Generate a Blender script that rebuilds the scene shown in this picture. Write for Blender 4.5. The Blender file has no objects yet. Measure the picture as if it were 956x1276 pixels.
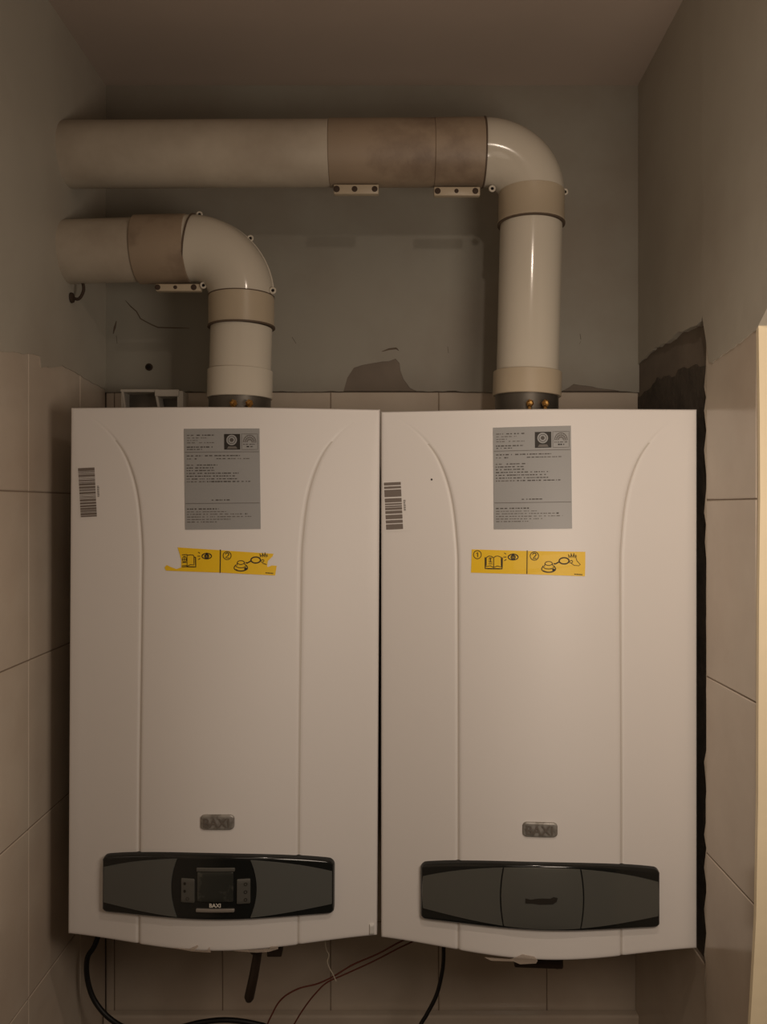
import bpy, bmesh, math, random
from mathutils import Vector, Matrix
random.seed(7)
C = bpy.context.scene.collection
EYE = 1.5                      # eye height of the photographer
F_PX = 1031.0; CX, CY = 485.0, 632.0

def W(X, Y, Z): return Vector((X, Z, EYE + Y))
def at(px, py, Z): return W((px-CX)*Z/F_PX, (CY-py)*Z/F_PX, Z)

# ------------------------------------------------------------------ materials
def lin(c):
    return tuple((v/12.92 if v <= .04045 else ((v+.055)/1.055)**2.4) for v in c)
def mat(name, col, rough=.5, metal=0.0, var=0.0, vscale=8.0, bump=0.0, bscale=60.0, coat=0.0,
        col2=None, c2scale=4.0, c2lo=.5, c2hi=.7, spec=.5, emit=None, trans=0.0, alpha=1.0):
    m = bpy.data.materials.new(name); m.use_nodes = True
    nt = m.node_tree; N = nt.nodes; L = nt.links
    b = N['Principled BSDF']
    b.inputs['Roughness'].default_value = rough
    b.inputs['Metallic'].default_value = metal
    b.inputs['Specular IOR Level'].default_value = spec
    if coat: b.inputs['Coat Weight'].default_value = coat; b.inputs['Coat Roughness'].default_value = .06
    if trans: b.inputs['Transmission Weight'].default_value = trans
    b.inputs['Alpha'].default_value = alpha
    tc = N.new('ShaderNodeTexCoord')
    src = None
    rgb = N.new('ShaderNodeRGB'); rgb.outputs[0].default_value = (*lin(col), 1); src = rgb.outputs[0]
    if col2 is not None:
        n = N.new('ShaderNodeTexNoise'); n.inputs['Scale'].default_value = c2scale; n.inputs['Detail'].default_value = 6
        n.inputs['Roughness'].default_value = .6
        L.new(tc.outputs['Object'], n.inputs['Vector'])
        r = N.new('ShaderNodeMapRange'); r.inputs['From Min'].default_value = c2lo; r.inputs['From Max'].default_value = c2hi
        L.new(n.outputs['Fac'], r.inputs['Value'])
        mx = N.new('ShaderNodeMix'); mx.data_type = 'RGBA'
        L.new(r.outputs[0], mx.inputs['Factor']); L.new(src, mx.inputs['A']); mx.inputs['B'].default_value = (*lin(col2), 1)
        src = mx.outputs['Result']
    if var:
        n = N.new('ShaderNodeTexNoise'); n.inputs['Scale'].default_value = vscale; n.inputs['Detail'].default_value = 5
        L.new(tc.outputs['Object'], n.inputs['Vector'])
        r = N.new('ShaderNodeMapRange'); r.inputs['To Min'].default_value = 1-var; r.inputs['To Max'].default_value = 1+var
        r.inputs['From Min'].default_value = .3; r.inputs['From Max'].default_value = .7
        L.new(n.outputs['Fac'], r.inputs['Value'])
        mu = N.new('ShaderNodeVectorMath'); mu.operation = 'SCALE'
        L.new(src, mu.inputs[0]); L.new(r.outputs[0], mu.inputs['Scale'])
        src = mu.outputs[0]
    L.new(src, b.inputs['Base Color'])
    if bump:
        n = N.new('ShaderNodeTexNoise'); n.inputs['Scale'].default_value = bscale; n.inputs['Detail'].default_value = 4
        L.new(tc.outputs['Object'], n.inputs['Vector'])
        bp = N.new('ShaderNodeBump'); bp.inputs['Strength'].default_value = bump; bp.inputs['Distance'].default_value = .002
        L.new(n.outputs['Fac'], bp.inputs['Height']); L.new(bp.outputs[0], b.inputs['Normal'])
    return m

M = {}
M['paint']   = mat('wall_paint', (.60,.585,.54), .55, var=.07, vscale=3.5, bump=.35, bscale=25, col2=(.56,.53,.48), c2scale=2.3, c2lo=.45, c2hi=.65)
M['litpaint'] = mat('wall_paint_lit', (.72,.70,.65), .5, var=.06, vscale=3, bump=.35, bscale=25, col2=(.68,.65,.60), c2scale=2.3, c2lo=.45, c2hi=.65)  # same wall paint, lightened to put the side walls' brighter light into its colour
M['ceil']    = mat('ceiling_paint', (.72,.66,.61), .7, var=.06, vscale=2.5, bump=.3, bscale=20)
M['plaster'] = mat('bare_plaster', (.48,.44,.395), .85, var=.12, vscale=14, bump=.5, bscale=50)
M['cement']  = mat('dark_cement', (.30,.27,.235), .95, var=.3, vscale=30, bump=1.0, bscale=90)
M['tile']    = mat('glazed_beige_tile', (.80,.755,.695), .16, var=.05, vscale=9, bump=.10, bscale=7, col2=(.765,.705,.64), c2scale=5, c2lo=.4, c2hi=.7)
M['grout']   = mat('tile_grout', (.52,.46,.40), .9, var=.1)
M['cream']   = mat('cream_trim_paint', (.93,.87,.74), .5, var=.04, bump=.3, bscale=40)
M['floor']   = mat('floor_tile', (.24,.22,.20), .4, var=.1)
M['edge']    = mat('raw_tile_edge', (.80,.76,.70), .9, var=.15, vscale=60, bump=.6, bscale=120)
M['dark']    = mat('hole_black', (.08,.06,.05), .9)
M['crack']   = mat('crack_brown', (.40,.35,.30), .9)
M['white']   = mat('white_enamel', (.90,.885,.87), .42, var=.012, vscale=3, bump=.05, bscale=140, spec=.4)
M['wside']   = mat('white_casing_sheet', (.84,.83,.81), .4)
M['seam']    = mat('groove_grey', (.80,.775,.745), .6)  # slightly darker grey for the faces inside the cover's grooves
M['black']   = mat('gloss_black_plastic', (.115,.12,.115), .12, spec=.5)
M['lens']    = mat('grey_plastic', (.36,.365,.35), .30, spec=.5)
M['lens2']   = mat('smoked_grey_plastic', (.345,.345,.325), .16, spec=.5)
M['screen']  = mat('display_glass', (.20,.205,.19), .25, col2=(.29,.29,.265), c2scale=25, c2lo=.5, c2hi=.55)
M['pad']     = mat('button_pad_grey', (.345,.34,.32), .4)
M['bar']     = mat('silver_bar', (.60,.575,.545), .35, metal=.4)
M['ink']     = mat('black_ink', (.14,.12,.09), .6)
M['plateink']= mat('plate_ink', (.31,.29,.27), .6)
M['faintink']= mat('plate_ink_faint', (.41,.39,.37), .6)
M['barcode'] = mat('barcode_ink', (.47,.43,.40), .6)
M['letter']  = mat('light_letter', (.82,.80,.76), .4)
M['plate']   = mat('silver_grey_plate', (.60,.60,.595), .42, metal=.0, var=.02)
M['plate2']  = mat('silver_grey_plate_bright', (.60,.60,.595), .42, metal=.0, var=.02)
M['yellow']  = mat('yellow_sticker', (.95,.78,.10), .45)
M['badge']   = mat('peeling_chrome_badge', (.64,.625,.60), .38, metal=.3, col2=(.50,.48,.45), c2scale=70, c2lo=.45, c2hi=.6)
M['badgeink']= mat('badge_letter', (.42,.39,.36), .5)
M['pvc']     = mat('glossy_white_pvc', (.80,.77,.71), .14, var=.02, vscale=6, spec=.5)
M['pvcdust'] = mat('dusty_white_pvc', (.74,.70,.635), .42, var=.06, vscale=7, col2=(.64,.59,.525), c2scale=5, c2lo=.45, c2hi=.7)
M['tan']     = mat('yellowed_pvc_collar', (.72,.665,.575), .35, var=.05, vscale=10)
M['tandirt'] = mat('sooty_tan_collar', (.61,.54,.46), .5, var=.06, vscale=8, col2=(.48,.41,.345), c2scale=9, c2lo=.5, c2hi=.68)
M['seal']    = mat('brown_rubber_seal', (.36,.30,.245), .7)
M['steel']   = mat('dull_steel', (.42,.40,.37), .4, metal=.7)
M['brass']   = mat('brass_screw', (.80,.62,.36), .3, metal=.9)
M['rubber']  = mat('black_cable_rubber', (.085,.08,.075), .5)
M['redwire'] = mat('reddish_wire', (.42,.20,.15), .5)
M['whitew']  = mat('white_thread', (.80,.76,.68), .6)
M['brownfit']= mat('dark_brown_fitting', (.20,.155,.12), .5)
M['film']    = mat('torn_clear_film', (.80,.74,.68), .3, alpha=.38)
M['bracketw']= mat('white_bracket_plastic', (.72,.70,.66), .45)
M['rust']    = mat('rusty_metal', (.25,.19,.145), .8)

# ------------------------------------------------------------------ helpers
def mk(name, bm, mats, parent=None, smooth=None, recalc=True):
    me = bpy.data.meshes.new(name)
    if recalc: bmesh.ops.recalc_face_normals(bm, faces=bm.faces)
    if smooth is not None:
        for f in bm.faces: f.smooth = True
        for e in bm.edges:
            if len(e.link_faces) == 2 and e.calc_face_angle(0) > smooth: e.smooth = False
    bm.to_mesh(me); bm.free()
    if not isinstance(mats, (list, tuple)): mats = [mats]
    for m in mats: me.materials.append(m)
    o = bpy.data.objects.new(name, me); C.objects.link(o)
    if parent is not None: o.parent = parent
    return o
def tag(o, label, cat, group=None):
    o['label'] = label; o['category'] = cat
    if group: o['group'] = group
    return o
def thing(name, label, cat, loc, rot=(0,0,0), group=None):
    o = bpy.data.objects.new(name, None); o.empty_display_size = .05; C.objects.link(o)
    o.location = loc; o.rotation_euler = rot
    return tag(o, label, cat, group)
def box(bm, a, b, bev=0.0, mi=0):
    x0,y0,z0 = a; x1,y1,z1 = b
    t = bmesh.new()
    vs = [t.verts.new(p) for p in ((x0,y0,z0),(x1,y0,z0),(x1,y1,z0),(x0,y1,z0),(x0,y0,z1),(x1,y0,z1),(x1,y1,z1),(x0,y1,z1))]
    for q in ((0,1,2,3),(7,6,5,4),(0,4,5,1),(1,5,6,2),(2,6,7,3),(3,7,4,0)): t.faces.new([vs[i] for i in q])
    if bev: bmesh.ops.bevel(t, geom=t.edges[:], offset=bev, segments=3, affect='EDGES', profile=.5)
    merge(bm, t, mi)
def merge(bm, t, mi=0, mtx=None):
    mp = {}
    for v in t.verts: mp[v] = bm.verts.new(mtx @ v.co if mtx else v.co)
    for f in t.faces:
        try: nf = bm.faces.new([mp[v] for v in f.verts]); nf.material_index = mi; nf.smooth = f.smooth
        except ValueError: pass
    t.free()
def prism(bm, pts, axis, d0, d1, mi=0):
    """closed polygon extruded; pts are 2D, axis 0: (y,z) at x ; axis 1: (x,z) at y ; axis 2: (x,y) at z"""
    def P(p, d):
        return {0:(d,p[0],p[1]), 1:(p[0],d,p[1]), 2:(p[0],p[1],d)}[axis]
    a = [bm.verts.new(P(p,d0)) for p in pts]; b = [bm.verts.new(P(p,d1)) for p in pts]
    fs = [bm.faces.new(a), bm.faces.new(b[::-1])]
    n = len(pts)
    for i in range(n): fs.append(bm.faces.new([a[i], b[i], b[(i+1)%n], a[(i+1)%n]]))
    for f in fs: f.material_index = mi
def tube(bm, pts, rad, seg=16, cap=True, mi=0, closed=False):
    pts = [Vector(p) for p in pts]; n = len(pts)
    if not hasattr(rad, '__len__'): rad = [rad]*n
    T = []
    for i in range(n):
        a = pts[max(i-1,0)]; b = pts[min(i+1,n-1)]
        d = b-a
        if d.length < 1e-9: d = T[-1].copy() if T else Vector((0,0,1))
        T.append(d.normalized())
    # keep directions for coincident steps
    u = T[0].orthogonal().normalized()
    rings = []
    for i in range(n):
        u = (u - T[i]*u.dot(T[i])).normalized(); v = T[i].cross(u)
        rings.append([bm.verts.new(pts[i] + (u*math.cos(2*math.pi*k/seg) + v*math.sin(2*math.pi*k/seg))*rad[i]) for k in range(seg)])
    for i in range(n-1):
        for k in range(seg):
            f = bm.faces.new([rings[i][k], rings[i][(k+1)%seg], rings[i+1][(k+1)%seg], rings[i+1][k]]); f.material_index = mi
    if cap:
        bm.faces.new(rings[0][::-1]).material_index = mi; bm.faces.new(rings[-1]).material_index = mi
def spline(ctrl, n=12):
    P = [Vector(p) for p in ctrl]; P = [P[0]*2-P[1]] + P + [P[-1]*2-P[-2]]
    out = []
    for i in range(1, len(P)-2):
        for k in range(n):
            t = k/n
            out.append(.5*((2*P[i]) + (P[i+1]-P[i-1])*t + (2*P[i-1]-5*P[i]+4*P[i+1]-P[i+2])*t*t + (-P[i-1]+3*P[i]-3*P[i+1]+P[i+2])*t**3))
    out.append(P[-2]); return out
def lathe(bm, base, axis, prof, seg=48, mi=0):
    """prof: list of (distance along axis, radius)"""
    base = Vector(base); ax = Vector(axis).normalized(); u = ax.orthogonal().normalized(); v = ax.cross(u)
    rings = []
    for d, r in prof:
        rings.append([bm.verts.new(base+ax*d+(u*math.cos(2*math.pi*k/seg)+v*math.sin(2*math.pi*k/seg))*r) for k in range(seg)])
    for i in range(len(prof)-1):
        for k in range(seg):
            f = bm.faces.new([rings[i][k], rings[i][(k+1)%seg], rings[i+1][(k+1)%seg], rings[i+1][k]]); f.material_index = mi
    bm.faces.new(rings[0][::-1]).material_index = mi; bm.faces.new(rings[-1]).material_index = mi
def sstep(a, b, x):
    t = min(1, max(0, (x-a)/(b-a))); return t*t*(3-2*t)
def struct(o): o['kind'] = 'structure'; return o

# ------------------------------------------------------------------ room shell
XL, XR = -.520, .452
ZB = 1.497
CEIL = 2.262
def quadbox(name, a, b, m):
    bm = bmesh.new(); box(bm, a, b); return struct(mk(name, bm, m))
quadbox('floor', (-.72,-1.6,-.06), (1.75,1.65,0), M['floor'])
quadbox('ceiling', (-.72,-1.6,CEIL), (1.75,1.65,CEIL+.06), M['ceil'])
wall_left = quadbox('wall_left', (-.72,-1.6,0), (XL,1.65,CEIL), M['plaster'])
wall_back = quadbox('wall_back', (XL,ZB+.006,0), (XR,1.65,CEIL), M['plaster'])
bm = bmesh.new(); prism(bm, [(.985,0),(1.65,0),(1.65,CEIL),(.86,CEIL),(.86,Zh_:=EYE+.236),(.985,Zh_)], 0, XR, 1.6)
wall_right = struct(mk('wall_right', bm, M['plaster']))
quadbox('wall_outer', (1.6,-1.6,0), (1.75,.86,CEIL), M['plaster'])
quadbox('wall_front', (XL,-1.6,0), (1.6,-1.45,CEIL), M['plaster'])

def ragged(p0, p1, n, amp, seed):
    r = random.Random(seed); out = []
    off = 0
    for i in range(n+1):
        t = i/n
        off = .55*off + r.uniform(-amp, amp)
        o = 0 if i in (0, n) else off
        out.append((p0[0]+(p1[0]-p0[0])*t, p0[1]+(p1[1]-p0[1])*t + o))
    return out
# paint skim coats: real 3 mm layers with ragged lower borders over the plaster and the tiles
def Zh(Y): return EYE+Y
# left wall (y,z) polygon
low = ragged((1.503, Zh(.212)), (1.30, Zh(.222)), 16, .0012, 3) + ragged((1.295, Zh(.222)), (1.22, Zh(.206)), 8, .0012, 4) + ragged((1.215, Zh(.222)), (1.02, Zh(.197)), 22, .0012, 5) + ragged((1.01, Zh(.197)), (-1.45, Zh(.20)), 120, .0012, 6)
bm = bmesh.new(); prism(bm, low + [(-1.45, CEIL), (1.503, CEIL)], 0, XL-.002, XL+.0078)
o = struct(mk('paint_coat', bm, M['litpaint'], wall_left))
# back wall (x,z): plaster patch around the wall plug stays bare
def bx_(px, py): p = at(px, py, 1.495); return (p.x, p.z)
ctrl = [(131,489),(160,488),(205,487),(260,489),(330,488),(400,488),(428,487),(433,470),(441,458),(452,455),(470,452),(484,450),(493,447),(498,452),(499,462),(503,472),(511,483),(519,488),(560,487),(595,489),(640,488),(700,488),(715,479),(745,483),(765,486),(790,489),(797,489)]
low = []
r = random.Random(11)
for i in range(len(ctrl)-1):
    (a,b),(c,d) = ctrl[i], ctrl[i+1]
    k = max(1, int((c-a)/7))
    for j in range(k):
        low.append(bx_(a+(c-a)*j/k, b+(d-b)*j/k + (r.uniform(-.7,.7) if i else 0)))
low.append(bx_(*ctrl[-1])); low[0] = (XL, low[0][1]); low[-1] = (XR, low[-1][1])
bm = bmesh.new(); prism(bm, low + [(XR, CEIL), (XL, CEIL)], 1, 1.509, 1.495)
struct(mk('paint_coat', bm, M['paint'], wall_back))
bm = bmesh.new(); box(bm, (XL,1.4962,EYE+.21), (XR-.003,1.508,EYE+.30)); struct(mk('plaster_patch', bm, M['plaster'], wall_back))
# right wall: a thin coat at the back, a thicker one lapping over the tiles in front
low = ragged((1.503, Zh(.258)), (1.40, Zh(.266)), 8, .002, 21) + ragged((1.395, Zh(.268)), (1.30, Zh(.264)), 7, .002, 22) + ragged((1.29, Zh(.266)), (1.17, Zh(.262)), 9, .002, 23) + [(1.15, Zh(.266))]
low = [p for p in low if p[0] >= 1.165] + [(1.160, Zh(.268))]
def sx(y): return XR-.0128+max(0, (y-1.16))/(1.497-1.16)*.0108
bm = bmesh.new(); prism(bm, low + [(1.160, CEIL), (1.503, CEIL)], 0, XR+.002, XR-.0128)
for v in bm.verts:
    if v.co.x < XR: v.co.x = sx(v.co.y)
struct(mk('paint_coat', bm, M['litpaint'], wall_right))
low = [(1.160, Zh(.268)), (1.157, Zh(.258)), (1.150, Zh(.240)), (1.143, Zh(.220)), (1.136, Zh(.200))] + ragged((1.125, Zh(.196)), (.99, Zh(.212)), 12, .0015, 24)
low += [(.975, Zh(.222)), (.96, Zh(.232)), (.90, Zh(.236)), (.86, Zh(.236))]
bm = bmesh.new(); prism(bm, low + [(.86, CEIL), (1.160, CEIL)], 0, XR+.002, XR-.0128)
struct(mk('paint_coat', bm, M['litpaint'], wall_right))
bm = bmesh.new(); box(bm, (XR,.848,Zh(.236)), (1.6,.862,CEIL)); struct(mk('paint_coat', bm, M['litpaint'], wall_right))

# tile claddings: a grout bed and slightly uneven glazed tiles, one mesh per wall
def tiles(name, parent, axis, surf, inward, s0, s1, joints_s, rows, top, thick=.007, clip=None, seed=1):
    bm = bmesh.new(); r = random.Random(seed)
    bot = 0.0
    if axis == 0: box(bm, (min(surf-inward*.0012, surf-inward*thick), s0, bot), (max(surf-inward*.0012, surf-inward*thick), s1, top), mi=1)
    else: box(bm, (s0, min(surf-inward*.0012, surf-inward*thick), bot), (s1, max(surf-inward*.0012, surf-inward*thick), top), mi=1)
    js = sorted([s0]+[j for j in joints_s if s0 < j < s1]+[s1]); zs = sorted([bot]+[z for z in rows if bot < z < top]+[top])
    g = .0008
    for i in range(len(js)-1):
        for k in range(len(zs)-1):
            if js[i+1]-js[i] < .006 or zs[k+1]-zs[k] < .006: continue
            t = bmesh.new()
            a, b = js[i]+g, js[i+1]-g; c, d = zs[k]+g, zs[k+1]-g
            e = .0012
            dd = [r.uniform(-.0004,.0004) for _ in range(4)]
            def P(s, z, o):
                return (surf + inward*o, s, z) if axis == 0 else (s, surf + inward*o, z)
            outer = [P(a,c,-thick*.6),P(b,c,-thick*.6),P(b,d,-thick*.6),P(a,d,-thick*.6)]
            mid = [P(a,c,-.001),P(b,c,-.001),P(b,d,-.001),P(a,d,-.001)]
            top_ = [P(a+e,c+e,dd[0]),P(b-e,c+e,dd[1]),P(b-e,d-e,dd[2]),P(a+e,d-e,dd[3])]
            R = [[t.verts.new(p) for p in q] for q in (outer, mid, top_)]
            for q in range(2):
                for w in range(4): t.faces.new([R[q][w], R[q][(w+1)%4], R[q+1][(w+1)%4], R[q+1][w]])
            t.faces.new(R[2]); t.faces.new(R[0][::-1])
            bmesh.ops.recalc_face_normals(t, faces=t.faces)
            merge(bm, t)
    return struct(mk(name, bm, [M['tile'], M['grout']], parent, recalc=False))
rowsL = [EYE+.022-.2405*k for k in range(-1, 7)]
rowsB = [EYE-.03-.2405*k for k in range(-1, 7)]
rowsR = [EYE+.010-.2450*k for k in range(-1, 7)]
tiles('tile_cladding', wall_left, 0, XL+.0065, 1, -1.45, 1.497, [1.178-.197*k for k in range(-2, 14)], rowsL, Zh(.235), seed=2)
tiles('tile_cladding', wall_back, 1, 1.4985, -1, XL+.0065, XR, [(412-CX)*1.4985/F_PX + .196*k for k in range(-3, 4)], rowsB, Zh(.2085), seed=3)
tiles('tile_cladding', wall_right, 0, XR-.0115, -1, .992, 1.150, [], rowsR, Zh(.245), thick=.0115, seed=4)
# bare cement behind the edge of the right wall's tiles, and its chipped edge
bm = bmesh.new()
low = ragged((1.495, Zh(.200)), (1.40, Zh(.212)), 8, .003, 31) + ragged((1.39, Zh(.218)), (1.30, Zh(.206)), 8, .004, 32) + ragged((1.29, Zh(.214)), (1.165, Zh(.198)), 10, .004, 33)
prism(bm, [(1.495, Zh(-.64))] + low + [(1.160, Zh(.198)), (1.160, Zh(-.64))], 0, XR+.001, XR-.002)
struct(mk('cement_patch', bm, M['cement'], wall_right))
bm = bmesh.new(); r = random.Random(41)
z = Zh(.24)
pts_r, pts_l = [], []
while z > .75:
    wv = r.choice([.001, .001, .002, .003, .006, .009]); pts_r.append((1.1502, z)); pts_l.append((1.153+wv, z)); z -= r.uniform(.008, .034)
prism(bm, pts_r + pts_l[::-1], 0, XR+.001, XR-.0095)
struct(mk('chipped_edge', bm, M['edge'], wall_right))
tiles('tile_cladding', wall_right, 0, XR-.006, -1, 1.152, 1.4975, [], [], Zh(-.645), thick=.006, seed=5)
# cream casing on the end of the side wall, facing the room, its edge a little uneven
poly_ = [(945.5,427),(947,520),(947.5,620),(946,760),(945.5,880),(945,1000),(942.5,1145),(938,1230),(935,1280),(928,1420)]
pts = [((px-CX)*.984/F_PX, EYE+(CY-py)*.984/F_PX) for px, py in poly_]
pts[0] = (pts[0][0], Zh(.215)); pts += [(pts[-1][0], 0), (.62, 0), (.62, Zh(.234)), (pts[0][0]+.006, Zh(.234))]
bm = bmesh.new(); prism(bm, pts, 1, .984, .9905)
struct(mk('trim_1', bm, M['cream']))
# low ledge on the back wall
bm = bmesh.new(); box(bm, (XL+.008, 1.478, EYE-.965), (XR-.001, 1.4975, EYE-.909), .004); struct(mk('trim_3', bm, M['tile']))
# damp cracks and scrapes in the back wall's paint
def wallstroke(bm, pts, w, Z=1.4947):
    P = [at(px, py, Z) for px, py in pts]
    for i in range(len(P)-1):
        d = (P[i+1]-P[i]); n = Vector((-d.z, 0, d.x)).normalized()*w
        wa = 1 if i else .3; wb = .3 if i == len(P)-2 else 1
        vs = [bm.verts.new(P[i]+n*wa), bm.verts.new(P[i+1]+n*wb), bm.verts.new(P[i+1]-n*wb), bm.verts.new(P[i]-n*wa)]
        vs2 = [bm.verts.new(v.co+Vector((0,.002,0))) for v in vs]
        bm.faces.new(vs); bm.faces.new(vs2[::-1])
        for k in range(4): bm.faces.new([vs[k], vs2[k], vs2[(k+1)%4], vs[(k+1)%4]])
bm = bmesh.new()
wallstroke(bm, [(156,374),(163,382),(170,388),(175,397),(182,401),(190,405),(197,408),(215,408.5),(236,409)], .0011)
wallstroke(bm, [(145,400),(143,408),(141,416)], .002); wallstroke(bm, [(145,418),(146,428)], .001)
wallstroke(bm, [(476,438),(485,435),(494,434),(497,437)], .0016)
wallstroke(bm, [(558,432),(559,440)], .0012); wallstroke(bm, [(723,416),(724,423)], .0015); wallstroke(bm, [(724,425),(722,429)], .0008)
wallstroke(bm, [(364,420),(369,428)], .0012)
struct(mk('crack', bm, M['crack'], wall_back))

# ------------------------------------------------------------------ boilers
H, HW, D0 = .762, .224, .295
GT = [(-.05,-.02),(.000,.010),(.007,.021),(.024,.045),(.040,.062),(.064,.080),(.095,.0935),(.130,.1025),(.175,.108),(.220,.1105),(1.0,.111)]
def groove(t):
    t = max(0, t)
    for i in range(len(GT)-1):
        (a,b),(c,d) = GT[i], GT[i+1]
        if a <= t <= c:
            k = (t-a)/(c-a)
            # Catmull-like smoothing
            m0 = (GT[i+1][1]-GT[i-1][1])/(GT[i+1][0]-GT[i-1][0]) if i else (d-b)/(c-a)
            m1 = (GT[i+2][1]-b)/(GT[i+2][0]-a) if i+2 < len(GT) else 0
            h = c-a
            return HW - ((2*k**3-3*k*k+1)*b + (k**3-2*k*k+k)*h*m0 + (-2*k**3+3*k*k)*d + (k**3-k*k)*h*m1)
    return HW-.111
def bulge(x, z):
    t = H - z
    A = .018 + .027*sstep(-.10, .60, t)
    b = A*(.45*(1-(x/HW)**2) + .55*math.cos(math.pi/2*min(1, abs(x)/HW))**2)
    g = groove(t); dx = abs(x)-g
    fade = sstep(.004, .11, t)
    b += fade*.0007*(1-sstep(-.004, .004, dx)) - fade*.0019*math.exp(-(dx/.0024)**2)
    return b
def FM(x, z, off=0):
    A = .018 + .027*sstep(-.10, .60, H-z)
    return Vector((x, -(D0 + A*(.45*(1-(x/HW)**2) + .55*math.cos(math.pi/2*min(1, abs(x)/HW))**2)) - off, z))
def FS(x, z, off=0): return Vector((x, -(D0 + bulge(x, z)) - off, z))

def hpatch(bm, x0, x1, top, bot, h, edge=.003, nx=24, nz=10, base=FS, mi=0, r=0.0, lo=-.001, curve=None):
    """raised patch lying on the boiler front; border sinks to the base surface"""
    def T(x):
        a = top(x) if callable(top) else top; return a
    def B(x):
        return bot(x) if callable(bot) else bot
    def inset(x):
        if r <= 0: return 0
        d = min(x-x0, x1-x)
        return 0 if d >= r else r - math.sqrt(max(0, r*r-(r-d)**2))
    xs = []
    for i in range(nx+1): xs.append(x0+(x1-x0)*i/nx)
    if r > 0:
        for k in (.02,.08,.2,.35,.55,.8): xs += [x0+r*k, x1-r*k]
    xs += [x0+edge, x1-edge, x0+edge*.3, x1-edge*.3]
    xs = sorted(set(round(v, 6) for v in xs))
    ss = sorted(set([0, .5, 1] + [i/nz for i in range(nz+1)]))
    grid = []
    for x in xs:
        a = T(x)-inset(x); b = B(x)+inset(x); col = []
        if a-b < 1e-5: a = b = (a+b)/2
        zs = [b+(a-b)*s for s in ss]
        if a-b > 2*edge:
            zs += [b+edge, a-edge, b+edge*.3, a-edge*.3]
        else: zs += [b+(a-b)*q for q in (.03,.1,.9,.97)]
        zs = sorted(zs)
        dx = min(x-x0, x1-x)
        for z in zs:
            dz = min(z-b, a-z)
            def rise(d):
                k = min(1, max(0, d/edge)); return math.sqrt(max(0, 1-(1-k)**2))
            hh = h*min(rise(dx), rise(dz)) if r <= 0 else h*rise(min(dx, dz) if dx > r or dz > r else max(0, min(dx, dz)))
            border = dx < 1e-6 or dz < 1e-6
            if curve: hh += 0 if border else curve(x, z)
            p = base(x, z, lo if border else hh)
            col.append(bm.verts.new(p))
        grid.append(col)
    for i in range(len(grid)-1):
        for k in range(len(grid[i])-1):
            q = [grid[i][k], grid[i+1][k], grid[i+1][k+1], grid[i][k+1]]
            try: f = bm.faces.new(q); f.material_index = mi; f.smooth = True
            except ValueError: pass
    return grid
def stroke(bm, pts, w, base, off, mi=0, step=.004, closed=False):
    if closed: pts = list(pts)+[pts[0]]
    P = []
    for i in range(len(pts)-1):
        a = Vector(pts[i]); b = Vector(pts[i+1]); n = max(1, int((b-a).length/step))
        for k in range(n): P.append(a.lerp(b, k/n))
    P.append(Vector(pts[-1]))
    L_, R_ = [], []
    for i, p in enumerate(P):
        d = P[min(i+1, len(P)-1)] - P[max(i-1, 0)]
        if closed and i in (0, len(P)-1): d = P[1]-P[-2]
        if d.length < 1e-9: d = Vector((1,0))
        n = Vector((-d.y, d.x)).normalized()*w/2
        L_.append(bm.verts.new(base(p.x+n.x, p.y+n.y, off))); R_.append(bm.verts.new(base(p.x-n.x, p.y-n.y, off)))
    for i in range(len(P)-1):
        f = bm.faces.new([L_[i], R_[i], R_[i+1], L_[i+1]]); f.material_index = mi
def ell(cx, cz, a, b, n=20, t0=0, t1=2*math.pi, rot=0):
    out = []
    for i in range(n+1):
        t = t0+(t1-t0)*i/n; x, z = a*math.cos(t), b*math.sin(t)
        out.append((cx+x*math.cos(rot)-z*math.sin(rot), cz+x*math.sin(rot)+z*math.cos(rot)))
    return out
def poly(bm, pts, base, off, mi=0, cuts=0):
    from mathutils.geometry import tessellate_polygon
    t = bmesh.new(); vs = [t.verts.new((p[0], 0, p[1])) for p in pts]
    for tri in tessellate_polygon([[Vector((p[0], p[1], 0)) for p in pts]]):
        try: t.faces.new([vs[k] for k in tri])
        except ValueError: pass
    if cuts:
        for _ in range(cuts): bmesh.ops.subdivide_edges(t, edges=t.edges[:], cuts=1, use_grid_fill=True)
    mp = {v: bm.verts.new(base(v.co.x, v.co.z, off)) for v in t.verts}
    for f in t.faces:
        nf = bm.faces.new([mp[v] for v in f.verts]); nf.material_index = mi
    t.free()
def text2d(s, size, sx=1.0, bold=0.0):
    cu = bpy.data.curves.new('t', 'FONT'); cu.body = s; cu.size = size; cu.align_x = 'CENTER'; cu.align_y = 'CENTER'; cu.offset = bold; cu.resolution_u = 3
    ob = bpy.data.objects.new('t', cu); C.objects.link(ob)
    dg = bpy.context.evaluated_depsgraph_get(); dg.update()
    me = bpy.data.meshes.new_from_object(ob.evaluated_get(dg))
    V = [(v.co.x*sx, v.co.y) for v in me.vertices]; Fc = [list(p.vertices) for p in me.polygons]
    bpy.data.objects.remove(ob); bpy.data.curves.remove(cu); bpy.data.meshes.remove(me)
    return V, Fc
def text(bm, s, cx, cz, size, base, off, mi=0, sx=1.0, bold=0.0, rot=0, thick=0):
    V, Fc = text2d(s, size, sx, bold)
    c, n = math.cos(rot), math.sin(rot)
    vs = [bm.verts.new(base(cx+x*c-y*n, cz+x*n+y*c, off)) for x, y in V]
    for f in Fc:
        try: bm.faces.new([vs[i] for i in f]).material_index = mi
        except ValueError: pass

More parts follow.
